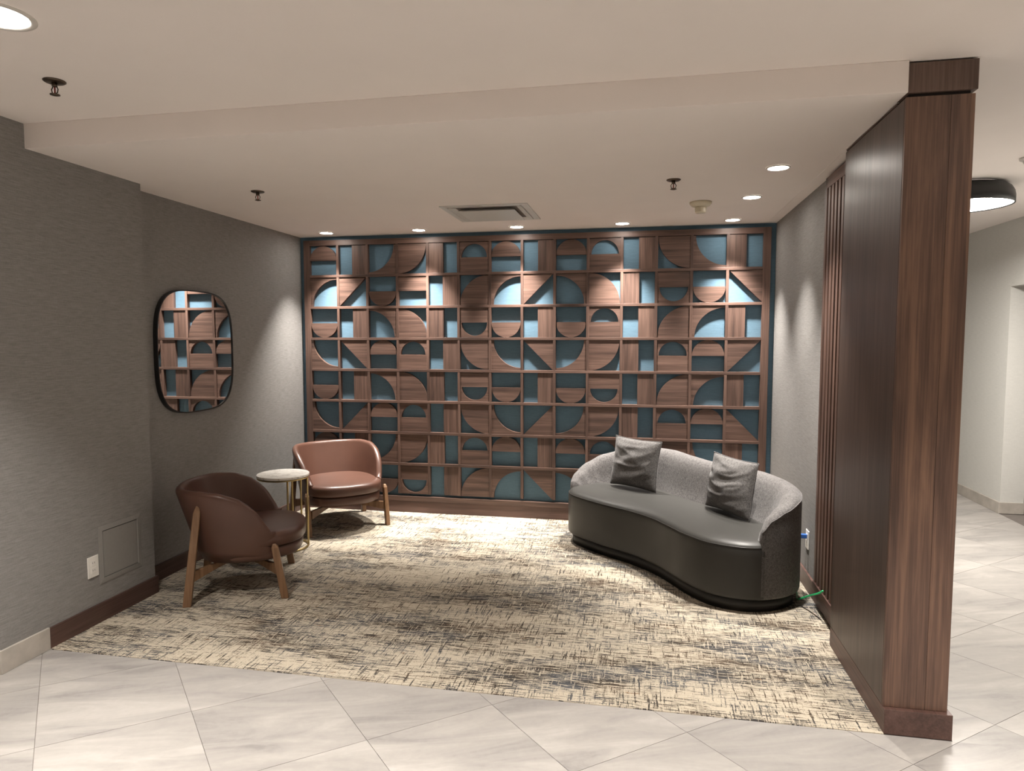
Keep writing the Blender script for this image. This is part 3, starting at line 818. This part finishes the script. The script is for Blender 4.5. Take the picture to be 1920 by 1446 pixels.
lv = [(0.035, 0.078), (0.012, 0.080), (0.003, 0.088), (0.0, 0.100), (0.0, 0.200), (0.0, 0.330), (0.0, 0.362), (0.004, 0.380), (0.014, 0.393), (0.032, 0.402), (0.06, 0.408), (0.10, 0.412), (0.15, 0.414)]
rings = [sofa_ring(i, z, fab) for i, z in lv]
R = bridge(bm, rings, True, True, False)
f = bm.faces.new(R[-1]); bmesh.ops.triangulate(bm, faces=[f])
link('seat', bm, M_SOFAL, sofa, True)
bm = bmesh.new()
bridge(bm, [sofa_ring(0.035, 0.003), sofa_ring(0.033, 0.079)], True, True, True); link('plinth', bm, M_PLINTH, sofa, True)
# seam line where the seat top meets the front
bm = bmesh.new()
seam = [(outl[i][0] + nin[i].x * 0.0035 - SL.x, outl[i][1] + nin[i].y * 0.0035 - SL.y, 0.3795) for i in range(i_end, NO)]
tube(bm, seam, 0.0028, 6); link('seat_piping', bm, M_SOFAL, sofa, True)
# upholstered back swept along the outline from the left arm to the right arm front
HB = [(0, 0.418), (1, 0.500), (2, 0.565), (3, 0.622), (4, 0.672), (5, 0.698), (6, 0.700), (7, 0.690), (8, 0.683), (9, 0.682), (10, 0.682), (11, 0.676), (12, 0.664), (13, 0.640), (14, 0.590), (14.6, 0.545), (15, 0.470)]
WB = [(0, 0.05), (0.5, 0.09), (1, 0.13), (2, 0.16), (3, 0.17), (5, 0.19), (7, 0.20), (9, 0.205), (12, 0.20), (13, 0.185), (14, 0.155), (14.6, 0.115), (15, 0.06)]
rings = []; pip = []
for i in range(2, i_end + 1):
    s = i / NS
    h = lerp_tab(s, HB); wb = lerp_tab(s, WB)
    p = Vector((outl[i][0], outl[i][1])); n = nin[i]
    k = min(1.0, (h - 0.41) / 0.28); k = max(k, 0.05)
    zs = 0.395
    top = h - zs
    prof = [(0.024, 0.0795), (0.006, 0.083), (0.0, 0.100), (0.0, 0.25), (0.0, 0.36), (0.0, max(0.37, h - 0.065 * k - 0.01)), (0.003, h - 0.035 * k), (0.014, h - 0.014 * k), (0.034, h - 0.002), (0.056, h), (0.080, h - 0.004), (0.102, h - 0.018 * k), (0.122, h - 0.050 * k),
            (0.140, h - 0.11 * k), (0.160, h - 0.19 * k), (0.185, zs + 0.02), (0.200, zs)]
    sc = wb / 0.200
    ring = []
    for d, z in prof:
        q = p + n * (d * sc if d > 0.024 or z > 0.3 else d)
        ring.append((q.x - SL.x, q.y - SL.y, max(z, 0.0795)))
    # close through the inside under the seat
    for d, z in ((0.18 * sc, 0.30), (0.012, 0.30), (0.012, 0.10)):
        q = p + n * d; ring.append((q.x - SL.x, q.y - SL.y, z))
    rings.append(ring)
    q = p + n * (0.0015); pip.append((q.x - SL.x, q.y - SL.y, h - 0.034 * k))
bm = bmesh.new(); bridge(bm, rings, True, True, True); link('back', bm, M_TWEED, sofa, True)
bm = bmesh.new(); tube(bm, pip[8:], 0.0032, 6); link('back_piping', bm, M_TWEED, sofa, True)

# ------------------------------------------------------------------ cushions
def cushion(loc, ux, tilt, w, h, th, seed, label, roll=0.0):
    root = bpy.data.objects.new('throw_pillow', None)
    N = 40; bm = bmesh.new()
    def P(u, v, side):
        # u, v in -1..1
        pin = 0.06
        xx = w / 2 * u * (1 - pin * (1 - v * v) * abs(u) ** 3); zz = h / 2 * v * (1 - pin * (1 - u * u) * abs(v) ** 3)
        b = max(0.0, (1 - abs(u) ** 2.4)) ** 0.55 * max(0.0, (1 - abs(v) ** 2.4)) ** 0.55
        y = th / 2 * b
        nz = noise.noise(Vector((u * 1.1 + seed, v * 2.6 - u * 1.2, seed * 1.7)))
        ridge = 1 - abs(noise.noise(Vector((u * 0.9 + seed * 2.1, v * 3.4 - 1.1 * u * u, seed))))*2.2
        y += b * (0.012 * nz + (0.012 * max(0, ridge) if side < 0 else 0.0) - 0.006)
        y *= 1.0 + 0.18 * (-v)
        return Vector((xx, side * max(y, 0.0), zz))
    grid = {}
    for side in (-1, 1):
        for i in range(N + 1):
            for j in range(N + 1):
                e = i in (0, N) or j in (0, N)
                if e and side == 1: grid[(1, i, j)] = grid[(-1, i, j)]; continue
                grid[(side, i, j)] = bm.verts.new(P(-1 + 2 * i / N, -1 + 2 * j / N, side))
        for i in range(N):
            for j in range(N):
                q = (grid[(side, i, j)], grid[(side, i + 1, j)], grid[(side, i + 1, j + 1)], grid[(side, i, j + 1)])
                bm.faces.new(q if side < 0 else tuple(reversed(q)))
    bpy.data.objects.remove(root)
    o = link('throw_pillow', bm, M_TWEED2, None, True)
    o.location = loc
    o.rotation_euler = (tilt, roll, ux)
    tag(o, label, 'pillow', 'grey pillows on the curved sofa')
    bm = bmesh.new()
    N2 = 24; pts = []
    for u, v in [(-1 + 2 * i / N2, -1) for i in range(N2)] + [(1, -1 + 2 * i / N2) for i in range(N2)] + [(1 - 2 * i / N2, 1) for i in range(N2)] + [(-1, 1 - 2 * i / N2) for i in range(N2)]:
        q = P(u, v, -1); q.y = 0; pts.append(q)
    tube(bm, pts, 0.0035, 6, True); link('edge_seam', bm, M_TWEED2, o, True)
    return o
cushion((2.605, -0.590, 0.606), math.atan2(-0.21, 0.335), math.radians(-9), 0.40, 0.37, 0.15, 1.3, 'grey tweed pillow leaning on the sofa back, left of the two', 0.03)
cushion((3.215, -1.215, 0.600), math.atan2(-0.375, 0.24), math.radians(-9), 0.42, 0.36, 0.14, 4.7, 'grey tweed pillow leaning on the sofa by its right arm', 0.02)
bpy.context.view_layer.update()
